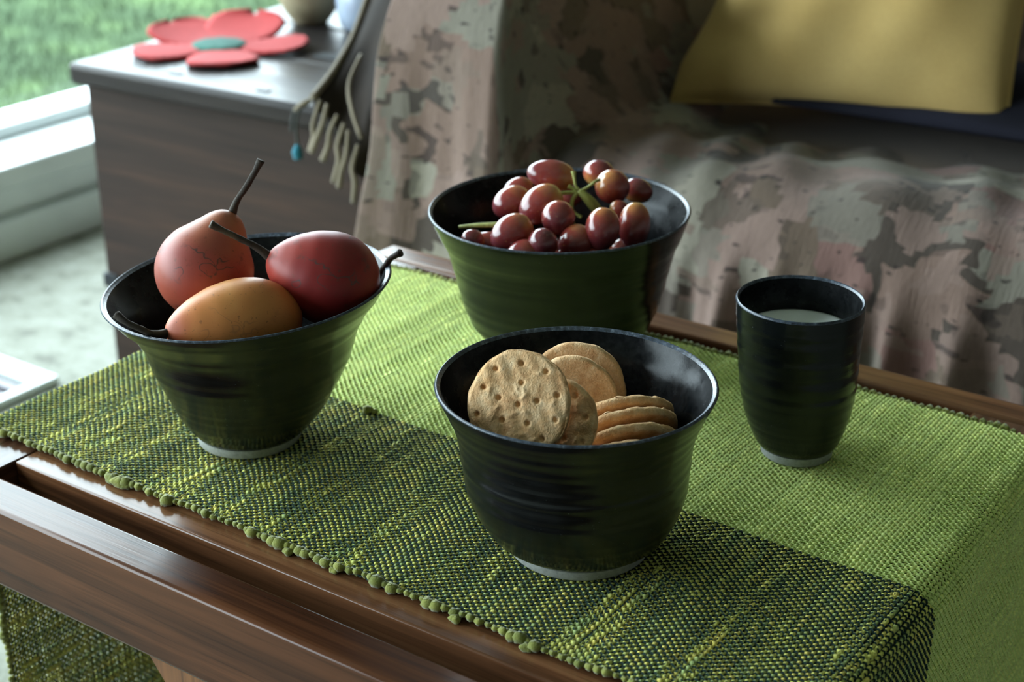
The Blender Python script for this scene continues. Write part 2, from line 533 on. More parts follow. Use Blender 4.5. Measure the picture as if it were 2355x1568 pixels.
struct('floor', (WX - 0.22, 2.1, -3.1, 3.4, -0.1, 0.0), M['carpet'])
struct('ceiling', (WX - 0.22, 2.1, -3.1, 3.4, 2.4, 2.5), M['ceiling'])
struct('wall_back', (WX - 0.22, 2.1, 3.25, 3.4, 0, 2.4), M['wall'])
struct('wall_right', (2.0, 2.1, -3.1, 3.25, 0, 2.4), M['wall'])
struct('wall_front', (WX - 0.22, 2.0, -3.1, -3.0, 0, 2.4), M['wall'])
struct('wall_left', (WX - 0.22, WX, -3.0, -2.7, 0, 2.4), M['wall'])
struct('wall_left', (WX - 0.22, WX, 3.1, 3.25, 0, 2.4), M['wall'])
struct('trim_1', (WX - 0.22, WX, -2.7, 3.1, 1.78, 2.4), M['wall'])
# stepped plinth under the glazing, each step a white painted board
struct('baseboard_left', (WX - 0.20, WX, -2.7, 3.1, 0.0, 0.064), M['white_paint'], 0.003)
struct('trim_2', (WX - 0.21, WX - 0.026, -2.7, 3.1, 0.064, 0.112), M['white_paint'], 0.004)
struct('trim_3', (WX - 0.22, WX - 0.006, -2.7, 3.1, 0.112, 0.150), M['white_paint'], 0.006)
win = tag(empty('window_1', (WX - 0.18, 0.2, 0.15)), kind='structure')
win['label'] = 'white framed picture window behind the dark chest, lawn outside'
for nm, e in (('bottom_frame', (-0.05, 0.040, -2.9, 2.9, 0.0, 0.022)), ('top_frame', (-0.05, 0.05, -2.9, 2.9, 1.58, 1.63)),
              ('side_frame', (-0.05, 0.05, -2.9, -2.84, 0.0, 1.63)), ('side_frame', (-0.05, 0.05, 2.84, 2.9, 0.0, 1.63))):
    box_obj(nm, e, M['white_paint'], win, 0.006)
box_obj('pane', (-0.006, 0.0, -2.84, 2.84, 0.02, 1.6), M['glass'], win)

# lawn outside: gently uneven ground
n = 60
gx = np.linspace(-24, WX - 0.3, n); gy = np.linspace(-10, 22, n)
X, Y = np.meshgrid(gx, gy)
Z = -0.22 + 0.05 * np.sin(X * 1.3) * np.cos(Y * 0.9) + 0.012 * np.maximum(0, -X - 4)**1.5
lawn = obj('lawn', mesh('lawn', np.stack([X, Y, Z], -1).reshape(-1, 3), grid_faces(n, n)), M['lawn'])
tag(lawn, kind='structure')
# tufted blades on the part of the lawn that shows through the glass
NB = 90000
bx_ = WX - 0.35 - 7.5 * rng.random(NB)**1.4; by_ = -2.0 + 11.0 * rng.random(NB)
bz_ = -0.22 + 0.05 * np.sin(bx_ * 1.3) * np.cos(by_ * 0.9) + 0.012 * np.maximum(0, -bx_ - 4)**1.5 - 0.005
hh = rng.uniform(0.03, 0.075, NB); aa = rng.uniform(0, 2*math.pi, NB); ww = rng.uniform(0.003, 0.006, NB); le = rng.uniform(0, 0.05, NB); la = rng.uniform(0, 2*math.pi, NB)
p0 = np.stack([bx_ - np.cos(aa)*ww, by_ - np.sin(aa)*ww, bz_], -1); p1 = np.stack([bx_ + np.cos(aa)*ww, by_ + np.sin(aa)*ww, bz_], -1)
p2 = np.stack([bx_ + np.cos(la)*le, by_ + np.sin(la)*le, bz_ + hh], -1)
gv = np.stack([p0, p1, p2], 1).reshape(-1, 3)
grass = obj('grass', mesh('grass', gv, np.arange(NB*3).reshape(-1, 3)), M['lawn'])
tag(grass, 'green lawn grass seen through the window glass', 'grass', kind='stuff')

# floor grille: white frame with slats
gr = thing('floor_grille', 'white framed floor grille with slats set in the pale carpet', 'grille', (-1.83, 1.05, 0))
for nm, e in (('frame', (-0.20, 0.20, 0.172, 0.208, 0, 0.012)), ('frame', (-0.20, 0.20, -0.21, -0.17, 0, 0.012)),
              ('frame', (0.183, 0.20, -0.17, 0.17, 0, 0.012)), ('frame', (-0.20, -0.16, -0.17, 0.17, 0, 0.012))):
    box_obj(nm, e, M['white_paint'], gr, 0.002)
box_obj('gap_shade_plate', (-0.16, 0.183, -0.17, 0.172, 0.0002, 0.0015), M['grille_grey'], gr)  # dark sheet added to paint the shade between the slats
sl0 = None
for k in range(12):
    y = -0.155 + k * 0.028
    if sl0 is None:
        sl0 = box_obj('slat', (-0.16, 0.183, -0.007, 0.007, 0.0016, 0.009), M['slat_grey'], gr); o = sl0
    else:
        o = sl0.copy(); COL.objects.link(o); o.parent = gr
    o.location = (0, y, 0)

# ------------------------------------------------------------------ coffee table
TT = 0.45
tb = thing('coffee_table', 'low brown wooden coffee table with handle slots along both long edges', 'table', (-0.535, 0.76, 0))
def tl(x0, x1, y0, y1, z0, z1): return (x0 + 0.535, x1 + 0.535, y0 - 0.76, y1 - 0.76, z0, z1)
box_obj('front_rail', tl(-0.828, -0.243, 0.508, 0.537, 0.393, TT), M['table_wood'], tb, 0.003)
box_obj('back_rail', tl(-0.828, -0.243, 0.9765, 1.006, 0.393, TT), M['table_wood_lit'], tb, 0.004)
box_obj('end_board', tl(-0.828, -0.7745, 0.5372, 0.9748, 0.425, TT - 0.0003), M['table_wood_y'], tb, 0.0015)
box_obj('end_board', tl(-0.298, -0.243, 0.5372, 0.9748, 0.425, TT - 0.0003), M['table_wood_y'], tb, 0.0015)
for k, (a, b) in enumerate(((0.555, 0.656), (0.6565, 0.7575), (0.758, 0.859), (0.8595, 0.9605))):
    box_obj('top_board', tl(-0.774, -0.2985, a, b, 0.425, TT), M['table_wood_lit'], tb, 0.0015)
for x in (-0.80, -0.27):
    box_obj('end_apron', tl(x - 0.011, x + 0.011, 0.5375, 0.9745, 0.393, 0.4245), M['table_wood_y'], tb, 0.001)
# crossed folding legs, one pair inside each long rail
def slant_leg(xa, za, xb, zb, y0, y1, w):
    d = np.array([xb - xa, 0, zb - za]); d /= np.linalg.norm(d); nrm = np.array([-d[2], 0, d[0]])
    p = []
    for y in (y0, y1):
        for (x, z), s in (((xa, za), -1), ((xa, za), 1), ((xb, zb), 1), ((xb, zb), -1)):
            q = np.array([x, y, z]) + nrm * s * w / 2
            q[2] = za if z == za else zb
            p.append(q - np.array([-0.535, 0.76, 0]))
    return p, [(0, 1, 2, 3), (7, 6, 5, 4), (0, 4, 5, 1), (1, 5, 6, 2), (2, 6, 7, 3), (3, 7, 4, 0)]
for y0, y1 in ((0.542, 0.562), (0.948, 0.968)):
    for xa, xb, dy in ((-0.678, -0.34, 0.0), (-0.392, -0.73, 0.021 if y0 < 0.7 else -0.021)):
        V, F = slant_leg(xa, 0.4245, xb, 0.0, y0 + dy, y1 + dy, 0.06)
        obj('leg', mesh('leg', V, F, False), M['leg_wood'], tb)

# ------------------------------------------------------------------ woven runner
RY0, RY1 = 0.574, 0.955
STRIPE = 0.737
XL, XR = -0.836, -0.233
RB_L, RB_R = 0.008, 0.016
HANG_L, HANG_R = 0.335, 0.20
top_len = (XR - RB_R) - (XL + RB_L)
arcL, arcR = RB_L * math.pi / 2, RB_R * math.pi / 2
S_TOT = HANG_L + arcL + top_len + arcR + HANG_R
ZR = TT + 0.0016
def runner_path(s):
    """arc length along the runner -> x, z, normal x, normal z"""
    s = np.asarray(s, float)
    x = np.empty_like(s); z = np.empty_like(s); nx = np.empty_like(s); nz = np.empty_like(s)
    a = s < HANG_L
    x[a] = XL; z[a] = ZR - RB_L - (HANG_L - s[a]); nx[a] = -1; nz[a] = 0
    b = (s >= HANG_L) & (s < HANG_L + arcL); t = (s[b] - HANG_L) / RB_L
    x[b] = XL + RB_L - RB_L * np.cos(t); z[b] = ZR - RB_L + RB_L * np.sin(t); nx[b] = -np.cos(t); nz[b] = np.sin(t)
    s0 = HANG_L + arcL
    c = (s >= s0) & (s < s0 + top_len); x[c] = XL + RB_L + (s[c] - s0); z[c] = ZR; nx[c] = 0; nz[c] = 1
    s1 = s0 + top_len
    d = (s >= s1) & (s < s1 + arcR); t = (s[d] - s1) / RB_R
    x[d] = XR - RB_R + RB_R * np.sin(t); z[d] = ZR - RB_R + RB_R * np.cos(t); nx[d] = np.sin(t); nz[d] = np.cos(t)
    e = s >= s1 + arcR; x[e] = XR; z[e] = ZR - RB_R - (s[e] - s1 - arcR); nx[e] = 1; nz[e] = 0
    return x, z, nx, nz

def ripple(s, y):
    """the cloth does not lie quite flat"""
    return (0.0006 * np.sin(s * 46 + y * 21) + 0.0005 * np.sin(y * 70 - s * 18 + 1.3) + 0.0008 * np.exp(-((s - HANG_L - 0.135) / 0.012)**2) + 0.0011)

PW, PY = 0.0027, 0.0023
NWEFT = int(S_TOT / PW); NWARP = int((RY1 - RY0) / PY)
edge0 = smoothnoise(NWEFT, 6, 0.0012); edge1 = smoothnoise(NWEFT, 6, 0.0014)
AMP = 0.00074

def rgb(a): return np.array(a[:3])
LIME, YEL, GRN, PALE = rgb(lin(206, 206, 108)), rgb(lin(226, 212, 110)), rgb(lin(158, 176, 112)), rgb(lin(236, 246, 158))
TEAL, WGRN, WGRN2 = rgb(lin(32, 52, 48)), rgb(lin(196, 218, 126)), rgb(lin(218, 236, 150))

def build_weft():
    ns, M_ = 5, NWARP * 2 + 1
    i = np.arange(NWEFT)[:, None]; j = np.arange(M_)[None, :]
    y0 = RY0 + edge0[:, None]; y1 = RY1 + edge1[:, None]
    y = y0 + (y1 - y0) * j / (M_ - 1)
    s = np.repeat((i + 0.5) * PW, M_, 1) + rng.normal(0, 0.00008, (NWEFT, M_))
    sway = np.stack([smoothnoise(M_, 60, 0.0003) for _ in range(NWEFT)])
    s = s + sway
    ph = np.cos(math.pi * (i + j * 0.5))
    slub = np.stack([smoothnoise(M_, 9, 0.16) + np.maximum(0, smoothnoise(M_, 11, 1.0) - 0.66) * 1.3 for _ in range(NWEFT)])
    rad = 0.00098 * (1 + slub) * rng.uniform(0.9, 1.12, (NWEFT, 1))
    light = y > STRIPE
    rad = np.where(light, rad * 1.0, rad * 1.07)
    h = ripple(s, y) + AMP * ph * (1 + 0.25 * slub)
    x, z, nx, nz = runner_path(s.ravel())
    x, z, nx, nz = (q.reshape(s.shape) for q in (x, z, nx, nz))
    ang = np.arange(ns) / ns * 2 * math.pi + math.pi / 2
    ca, sa = np.cos(ang) * 1.18, np.sin(ang) * 0.85
    off_n = h[..., None] + rad[..., None] * sa
    off_s = rad[..., None] * ca
    Vx = x[..., None] + nx[..., None] * off_n + nz[..., None] * off_s
    Vz = z[..., None] + nz[..., None] * off_n - nx[..., None] * off_s
    Vy = np.repeat(y[..., None], ns, 2)
    V = np.stack([Vx, Vy, Vz], -1).reshape(-1, 3)
    a = np.arange(M_ - 1)[None, :, None]; b = np.arange(ns)[None, None, :]; w = np.arange(NWEFT)[:, None, None] * (M_ * ns)
    b2 = (b + 1) % ns
    F = np.stack([w + a*ns + b, w + a*ns + b2, w + (a+1)*ns + b2, w + (a+1)*ns + b], -1).reshape(-1, 4)
    # dyed yarn: lime, yellow and greener lengths
    m1 = np.stack([smoothnoise(M_, 7, 1.0) for _ in range(NWEFT)])
    m2 = np.stack([smoothnoise(M_, 10, 1.0) for _ in range(NWEFT)]) + rng.uniform(-0.2, 0.2, (NWEFT, 1))
    k1 = np.clip((m1 - 0.25) * 2.2, 0, 1)[..., None]; k2 = np.clip(m2 * 1.2, 0, 1)[..., None]
    c = LIME * (1 - k1) + YEL * k1
    c = c * (1 - k2) + GRN * k2
    c = np.where(light[..., None], c * 0.32 + (0.62 * PALE + 0.38 * WGRN) * 0.68, c)
    c = c * rng.uniform(0.92, 1.08, (NWEFT, 1, 1)) * (1 + np.stack([smoothnoise(M_, 4, 0.16) for _ in range(NWEFT)]))[..., None]
    C4 = np.concatenate([c, np.ones(c.shape[:2] + (1,))], -1)
    C4 = np.repeat(C4[:, :, None, :], ns, 2).reshape(-1, 4)
    return V, F, C4

def build_warp():
    ns, M_ = 4, NWEFT + 1
    jj = np.arange(NWARP)[:, None]; i = np.arange(M_)[None, :]
    s = np.repeat(i * PW, NWARP, 0).astype(float)
    y = RY0 + (jj + 0.5) * PY + np.stack([smoothnoise(M_, 40, 0.0005) for _ in range(NWARP)])
    y = np.clip(y, RY0 + 0.0005, RY1 - 0.0005)
    # between wefts the warp crosses over/under: sample at each gap, lifted where the weft goes below
    s = s + PW * 0.5
    s = np.minimum(s, S_TOT - 0.0005)
    ph = -np.cos(math.pi * (i + jj + 0.5 + 0.0)) * 0 - np.cos(math.pi * (i + jj))
    light = (RY0 + (jj + 0.5) * PY > STRIPE) & (i >= 0)
    rad = np.where(light, 0.00068, 0.00070)
    h = ripple(s, y) + (AMP + 0.0002) * ph
    x, z, nx, nz = runner_path(s.ravel())
    x, z, nx, nz = (q.reshape(s.shape) for q in (x, z, nx, nz))
    ang = np.arange(ns) / ns * 2 * math.pi
    on = h[..., None] + rad[..., None] * np.sin(ang); oy = rad[..., None] * np.cos(ang) * 1.25
    V = np.stack([x[..., None] + nx[..., None] * on, y[..., None] + oy, z[..., None] + nz[..., None] * on], -1).reshape(-1, 3)
    a = np.arange(M_ - 1)[None, :, None]; b = np.arange(ns)[None, None, :]; w = np.arange(NWARP)[:, None, None] * (M_ * ns)
    b2 = (b + 1) % ns
    F = np.stack([w + a*ns + b, w + (a+1)*ns + b, w + (a+1)*ns + b2, w + a*ns + b2], -1).reshape(-1, 4)
    k = rng.uniform(0, 1, (NWARP, 1, 1))
    c = np.where(light[..., None], WGRN * k + WGRN2 * (1 - k), TEAL * (0.8 + 0.5 * k)) * np.ones((NWARP, M_, 1))
    C4 = np.concatenate([c, np.ones(c.shape[:2] + (1,))], -1)
    return V, F, np.repeat(C4[:, :, None, :], ns, 2).reshape(-1, 4)

def yarn_obj(name, data, parent):
    V, F, C4 = data
    me = mesh(name, V, F)
    at = me.attributes.new('tint', 'FLOAT_COLOR', 'POINT')
    at.data.foreach_set('color', C4.astype(np.float32).ravel())
    return tag(obj(name, me, M['yarn'], parent), kind='stuff')

rn = thing('table_runner', 'handwoven green table runner with a dark teal stripe along its near side', 'runner')
yarn_obj('weft_yarn', build_weft(), rn)
yarn_obj('warp_yarn', build_warp(), rn)

# selvedge loops where the weft turns back, one object each on the table top, fewer where it hangs
loop_meshes = []
for k in range(5):
    r0 = 0.0015 + 0.00035 * k
    a = np.linspace(-0.15, math.pi + 0.15, 8)
    P = np.stack([np.cos(a) * 0.0014, -np.sin(a) * (0.0018 + 0.0003 * k), 0.0004 * np.sin(a)], -1)
    R = r0 * (0.75 + 0.35 * np.sin(np.linspace(0.2, math.pi - 0.2, 8))) * (1 + 0.12 * np.sin(np.arange(8) * 2.3 + k))
    V, F = tube(P, R, 6)
    me = mesh('edge_loop', V, F); me.materials.append(M['loop']); loop_meshes.append(me)
lr = random.Random(3)
s = 0.004
while s < S_TOT - HANG_R * 0.7:
    for side in (0, 1):
        if side == 1 and (s < HANG_L or s > HANG_L + top_len): continue
        x, z, nx, nz = (float(q[0]) for q in runner_path(np.array([s])))
        kk = min(NWEFT - 1, int(s / PW))
        y = (RY0 + edge0[kk] + 0.0006) if side == 0 else (RY1 + edge1[kk] - 0.0006)
        me = loop_meshes[min(4, int(lr.random()**1.7 * 5))] if side == 0 else loop_meshes[lr.randrange(2)]
        o = bpy.data.objects.new('edge_loop', me); COL.objects.link(o); o.parent = rn
        o.location = (x + nx * 0.0018, y, z + nz * 0.0018)
        yaw = 0.0 if side == 0 else math.pi
        tilt = math.atan2(nx, nz)
        sc = lr.uniform(0.85, 1.15)
        o.rotation_euler = (lr.uniform(-0.25, 0.25), tilt, yaw + lr.uniform(-0.3, 0.3)); o.scale = (sc, sc, sc)
    s += lr.uniform(0.0046, 0.0060)

def fluff(name, c, r, seed, parent, stretch=(1, 1, 1)):
    """a felted lump of yarn"""
    g = np.random.default_rng(seed); nr, nc = 10, 16
    th = np.linspace(0, math.pi, nr)[:, None]; ph = np.linspace(0, 2*math.pi, nc, endpoint=False)[None, :]
    k = 1 + 0.16 * np.sin(3*ph + g.uniform(0, 6)) * np.sin(th) + 0.12 * np.cos(4*th + 2*ph + g.uniform(0, 6)) * np.sin(th)
    V = np.stack([r*k*np.sin(th)*np.cos(ph)*stretch[0], r*k*np.sin(th)*np.sin(ph)*stretch[1], r*k*np.cos(th)*stretch[2] + 0*ph], -1).reshape(-1, 3)
    o = obj(name, mesh(name, V, grid_faces(nr, nc, True)), M['loop'], parent)
    o.location = c
    return o
for k, (x, y, r) in enumerate(((-0.7015, 0.5715, 0.0044), (-0.695, 0.5710, 0.0046), (-0.689, 0.5712, 0.0034), (-0.630, 0.733, 0.0034), (-0.6255, 0.7345, 0.0022),
                               (-0.5545, 0.5705, 0.0030), (-0.520, 0.5708, 0.0026), (-0.435, 0.5705, 0.0030), (-0.389, 0.5705, 0.0032), (-0.655, 0.5705, 0.0028))):
    fluff('yarn_slub', (x, y, TT + r * 0.62 + (0.0035 if y > 0.6 else 0)), r, k, rn, (1.15, 0.95, 0.75))

# ------------------------------------------------------------------ pottery
RT = np.array([math.cos(HEAD), math.sin(HEAD), 0.0])          # direction across the view, in which the pots lean a touch
def lathe(prof, spine, tilt, zr, seg=112, wob=0.0, seed=0):
    g = np.random.default_rng(seed)
    V = []
    ph = np.linspace(0, 2*math.pi, seg, endpoint=False)
    p1, p2 = g.uniform(0, 6, 2)
    for r, z in prof:
        t = np.clip(z / zr, 0, 1.1)
        o = spine[0]*t + spine[1]*t*t
        rr = r * (1 + wob * t * (np.sin(2*ph + p1) * 0.6 + np.sin(3*ph + p2) * 0.4))
        x = RT[0]*o + rr*np.cos(ph); y = RT[1]*o + rr*np.sin(ph)
        zz = z + tilt * t * t * (np.cos(ph)*RT[0] + np.sin(ph)*RT[1]) * rr
        V.append(np.stack([x, y, zz], -1))
    return np.vstack(V), grid_faces(len(prof), seg, True)

def pot(name, label, cat, loc, zr, zk, rk, foot, spine, tilt, wall, seed):
    t = thing(name, label, cat, loc)
    fh = zk[0]
    g = np.random.default_rng(seed)
    # outside with faint throwing rings
    zo = np.concatenate([np.linspace(fh, zr - 0.0015, 60)])
    ro = pchip(zk, rk, zo)
    ring = pchip(np.arange(40), g.uniform(-1, 1, 40), np.linspace(0, 38.9, len(zo))) * 0.00028
    ro = ro + ring * np.clip((zo - fh) / 0.01, 0, 1) * np.clip((zr - zo) / 0.006, 0, 1)
    out = [(foot, fh)] + list(zip(ro, zo))
    rt_, w = rk[-1], wall
    zi = np.linspace(zr - 0.0015, 0.020, 40)
    w = w * (1 - 0.38 * np.clip((zi - zr + 0.016) / 0.014, 0, 1))
    ri = pchip(zk, rk, zi) - w - 0.002 * np.clip((0.04 - zi) / 0.03, 0, 1)
    w = wall * 0.62
    rr0 = float(pchip(zk, rk, np.array([zr - 0.0015]))[0])
    rim = [(rr0, zr - 0.0015), (rt_ - 0.0001, zr - 0.0010), (rt_ - 0.0008, zr - 0.0001), (rt_ - w*0.5, zr + 0.0002), (rt_ - w + 0.0006, zr - 0.0004), (ri[0], zr - 0.0015)]
    r_b = ri[-1]
    inn = list(zip(ri, zi)) + [(r_b*0.93, 0.0150), (r_b*0.75, 0.0122), (r_b*0.4, 0.0112), (0.0004, 0.0110)]
    V1, F1 = lathe(out, spine, tilt, zr, wob=0.006, seed=seed); V2, F2 = lathe(inn, spine, tilt, zr, wob=0.006, seed=seed)
    mb = MB(); mb.add(V1, F1); mb.add(V2, F2)
    bo = mb.build('body', M['glaze'], t)
    bo.data.materials.append(M['inner'])
    mi = np.zeros(len(bo.data.polygons), dtype=np.int32); mi[len(F1):] = 1
    bo.data.polygons.foreach_set('material_index', mi)
    V, F = lathe(rim, spine, tilt, zr, wob=0.006, seed=seed)
    o = obj('rim', mesh('rim', V, F), M['rim'], t); o['label'] = 'blue white rim where the glaze breaks'
    ft = [(foot - 0.007, 0.0018), (foot - 0.006, 0.0), (foot - 0.0012, 0.0), (foot - 0.0002, 0.0010), (foot, fh + 0.0004)]
    V, F = lathe([(0.0004, 0.0024)] + ft, spine, 0, zr, seed=seed)
    o = obj('foot_ring', mesh('foot_ring', V, F), M['foot'], t); o['label'] = 'bare white clay foot ring'
    return t

CLOTH_TOP = ZR + 0.0031
pot('bowl', 'flared black bowl holding tamarillos, narrow at its white foot', 'bowl', (-0.6692, 0.6604, CLOTH_TOP), 0.1075,
    [.0066, .012, .022, .036, .055, .075, .088, .098, .1085], [.0345, .0392, .0463, .0533, .0622, .0684, .0757, .0842, .0907], .0335, (.0152, -.0100), 0.07, 0.0040, 1)
pot('bowl', 'wide black bowl holding a bunch of red grapes, behind the biscuits', 'bowl', (-0.5908, 0.9083, CLOTH_TOP), 0.1025,
    [.0066, .012, .022, .036, .055, .073, .088, .098, .1035], [.052, .062, .0685, .0734, .0777, .0824, .0887, .0925, .0941], .050, (.0045, -.0058), 0.015, 0.0040, 2)
pot('bowl', 'round bellied black bowl holding oat biscuits, nearest the table edge', 'bowl', (-0.4199, 0.6693, CLOTH_TOP), 0.1030,
    [.0066, .012, .022, .036, .054, .073, .088, .098, .1040], [.042, .049, .0557, .0613, .0638, .066, .0711, .0757, .0777], .0405, (-.0071, .0037), 0.0, 0.0042, 3)
pot('beaker', 'tall black beaker of milk standing on the light green stripe', 'cup', (-0.3674, 0.8444, CLOTH_TOP), 0.1058,
    [.0066, .010, .018, .030, .049, .068, .088, .1068], [.0240, .0262, .0297, .0333, .0362, .0374, .0386, .0396], .0228, (-.0064, .0016), 0.0, 0.0034, 4)

# milk in the beaker
zm = 0.0835
t_ = zm / 0.1058; o_ = -.0064*t_ + .0016*t_*t_
r_m = float(pchip([.0066, .010, .018, .030, .049, .068, .088, .1068], [.0240, .0262, .0297, .0333, .0362, .0374, .0386, .0396], np.array([zm]))[0]) - 0.0036
seg = 64; ph = np.linspace(0, 2*math.pi, seg, endpoint=False)
rings_ = [(0.0004, 0), (r_m*0.6, 0), (r_m*0.95, 0.0001), (r_m, 0.0006), (r_m*0.985, -0.012), (0.0004, -0.012)]
V = np.vstack([np.stack([r*np.cos(ph), r*np.sin(ph), np.full(seg, z)], -1) for r, z in rings_])
mk = obj('milk', mesh('milk', V, grid_faces(len(rings_), seg, True)), M['milk'])
mk.location = (-0.3674 + RT[0]*o_, 0.8444 + RT[1]*o_, CLOTH_TOP + zm)
tag(mk, 'white milk filling the tall black beaker', 'milk')

# ------------------------------------------------------------------ tamarillos
EGG = [(0, .03), (.004, .10), (.014, .19), (.04, .30), (.1, .475), (.2, .68), (.35, .885), (.5, .985), (.6, 1), (.7, .965), (.8, .86), (.88, .71), (.94, .52), (.98, .30), (.996, .13), (1, .02)]
def tamarillo(label, a, b, R, stem_pts, mat, seed, r_stem=0.0021, neck=0.0):
    a, b = np.array(a), np.array(b)
    t = thing('tamarillo', label, 'fruit', tuple((a + b) / 2), group='tamarillos in the flared bowl')
    c = (a + b) / 2
    d, u, v = frame_of(b - a); L = np.linalg.norm(b - a)
    tk = np.linspace(0, 1, 44)**1.0
    tk = 0.5 - 0.5 * np.cos(math.pi * tk)
    rk = np.interp(tk, [p[0] for p in EGG], [p[1] for p in EGG])
    rk = np.convolve(np.pad(rk, 1, 'edge'), [0.2, 0.6, 0.2], 'valid'); rk = rk * (1 - neck * np.exp(-((tk - 0.16) / 0.16)**2)); rk[0] = 0.03; rk[-1] = 0.02
    g = np.random.default_rng(seed); seg = 56
    ph = np.linspace(0, 2*math.pi, seg, endpoint=False)
    p = g.uniform(0, 6, 3)
    V, al = [], []
    for tt, r in zip(tk, rk):
        lob = 1 + 0.022*np.sin(2*ph + p[0]) + 0.014*np.sin(5*ph + p[1]) * (1 - tt)
        q = a - c + d * L * tt
        V.append(q[None] + (np.cos(ph)[:, None]*u + np.sin(ph)[:, None]*v) * (R * r * lob)[:, None]); al.append(np.full(seg, tt))
    V = np.vstack(V)
    me = mesh('body', V, grid_faces(len(tk), seg, True))
    at = me.attributes.new('along', 'FLOAT', 'POINT'); at.data.foreach_set('value', np.concatenate(al).astype(np.float32))
    obj('skin', me, mat, t)
    sp = np.array(stem_pts) - c
    n_ = len(sp)
    rr = r_stem * np.interp(np.linspace(0, 1, n_), [0, 0.15, 0.6, 0.9, 1], [1.5, 1.05, 0.85, 1.0, 1.25])
    Vs, Fs = tube(sp, rr, 10, 22)
    Vs = np.array(Vs); Vs += g.normal(0, 0.00012, Vs.shape)
    obj('stalk', mesh('stalk', Vs, Fs), M['stem'], t)
    return t

tamarillo('orange pink tamarillo standing stalk up with dark stains on its skin', [-0.6798, 0.6697, 0.604], [-0.696, 0.6384, 0.542], .0305,
          [[-0.6805, 0.6690, 0.6000], [-0.6787, 0.6738, 0.6102], [-0.6726, 0.6765, 0.6197], [-0.6667, 0.6798, 0.6306], [-0.6642, 0.6824, 0.637]], M['fruit_back'], 1, neck=0.16)
tamarillo('deep red tamarillo lying on top with its stalk over the others', [-0.6420, 0.6592, 0.5849], [-0.5900, 0.7010, 0.5600], .0298,
          [[-0.6395, 0.6615, 0.5840], [-0.6480, 0.6552, 0.5927], [-0.6551, 0.6482, 0.5989], [-0.6622, 0.6412, 0.6049], [-0.6659, 0.6377, 0.6082]], M['fruit_red'], 2)
tamarillo('golden orange tamarillo lying along the near rim of the flared bowl', [-0.6590, 0.5880, 0.5560], [-0.6172, 0.6600, 0.5535], .0268,
          [[-0.6570, 0.5915, 0.5560], [-0.6600, 0.5800, 0.5580], [-0.6640, 0.5740, 0.5625], [-0.6700, 0.5690, 0.5670], [-0.6770, 0.5680, 0.5705]], M['fruit_gold'], 3)
tamarillo('orange tamarillo mostly hidden behind the deep red one', [-0.6091, 0.7200, 0.5563], [-0.6726, 0.6985, 0.5450], .0168,
          [[-0.6100, 0.7195, 0.5560], [-0.6044, 0.7250, 0.5660], [-0.6001, 0.7265, 0.5725], [-0.5959, 0.7268, 0.5757], [-0.5924, 0.7274, 0.5779]], M['fruit_gold'], 4)

# ------------------------------------------------------------------ grapes: one bunch
GR = [((-0.6063, 0.9189, 0.5755), (-0.844, -0.521, 0.127), .0179, .0113), ((-0.5985, 0.9718, 0.5646), (-0.085, 0.425, 0.901), .0101, .0120),
      ((-0.568, 0.9414, 0.5677), (0.30, 0.62, -0.72), .0130, .0125), ((-0.5648, 0.9715, 0.5575), (-0.011, 0.468, 0.884), .0093, .0116),
      ((-0.6425, 0.9292, 0.5549), (-0.692, -0.651, -0.313), .0117, .0091), ((-0.6306, 0.9037, 0.5541), (-0.646, -0.658, -0.387), .0149, .0120),
      ((-0.5944, 0.8878, 0.5643), (-0.504, -0.655, -0.563), .0172, .0129), ((-0.5666, 0.8679, 0.5656), (0.30, -0.85, -0.40), .0123, .0117),
      ((-0.5351, 0.8746, 0.5619), (0.085, -0.425, -0.901), .0151, .0119), ((-0.5272, 0.9043, 0.5573), (0.159, -0.38, -0.911), .0166, .0112),
      ((-0.5878, 0.8423, 0.5577), (-0.562, -0.66, -0.498), .0158, .0125), ((-0.561, 0.8404, 0.5567), (0.3, -0.7, 0.6), .0109, .0103),
      ((-0.6137, 0.8491, 0.5419), (-0.82, -0.572, 0.0), .0134, .0091), ((-0.6142, 0.8330, 0.5499), (-0.42, -0.672, 0.5), .0084, .0075),
      ((-0.5705, 0.8320, 0.5490), (-0.768, -0.621, -0.159), .0122, .0104), ((-0.55, 0.8652, 0.5512), (-0.21, -0.573, -0.792), .0137, .0125),
      ((-0.5972, 0.9295, 0.5587), (0.82, 0.572, 0.0), .0095, .0079), ((-0.5508, 0.9226, 0.5599), (0.82, 0.572, 0.0), .0068, .0062),
      ((-0.5551, 0.8543, 0.5375), (0.82, 0.572, 0.0), .0119, .0107), ((-0.5362, 0.8689, 0.5403), (0.82, 0.572, 0.0), .0125, .0107),
      ((-0.5348, 0.9071, 0.5351), (0.595, 0.661, 0.457), .0129, .0110), ((-0.5874, 0.8758, 0.5350), (0.82, 0.572, 0.0), .0123, .0111)]
gb = thing('grape_bunch', 'bunch of glossy red grapes heaped in the wide black bowl', 'grapes', (-0.58, 0.89, 0.545))
GC = np.array([-0.58, 0.89, 0.545])
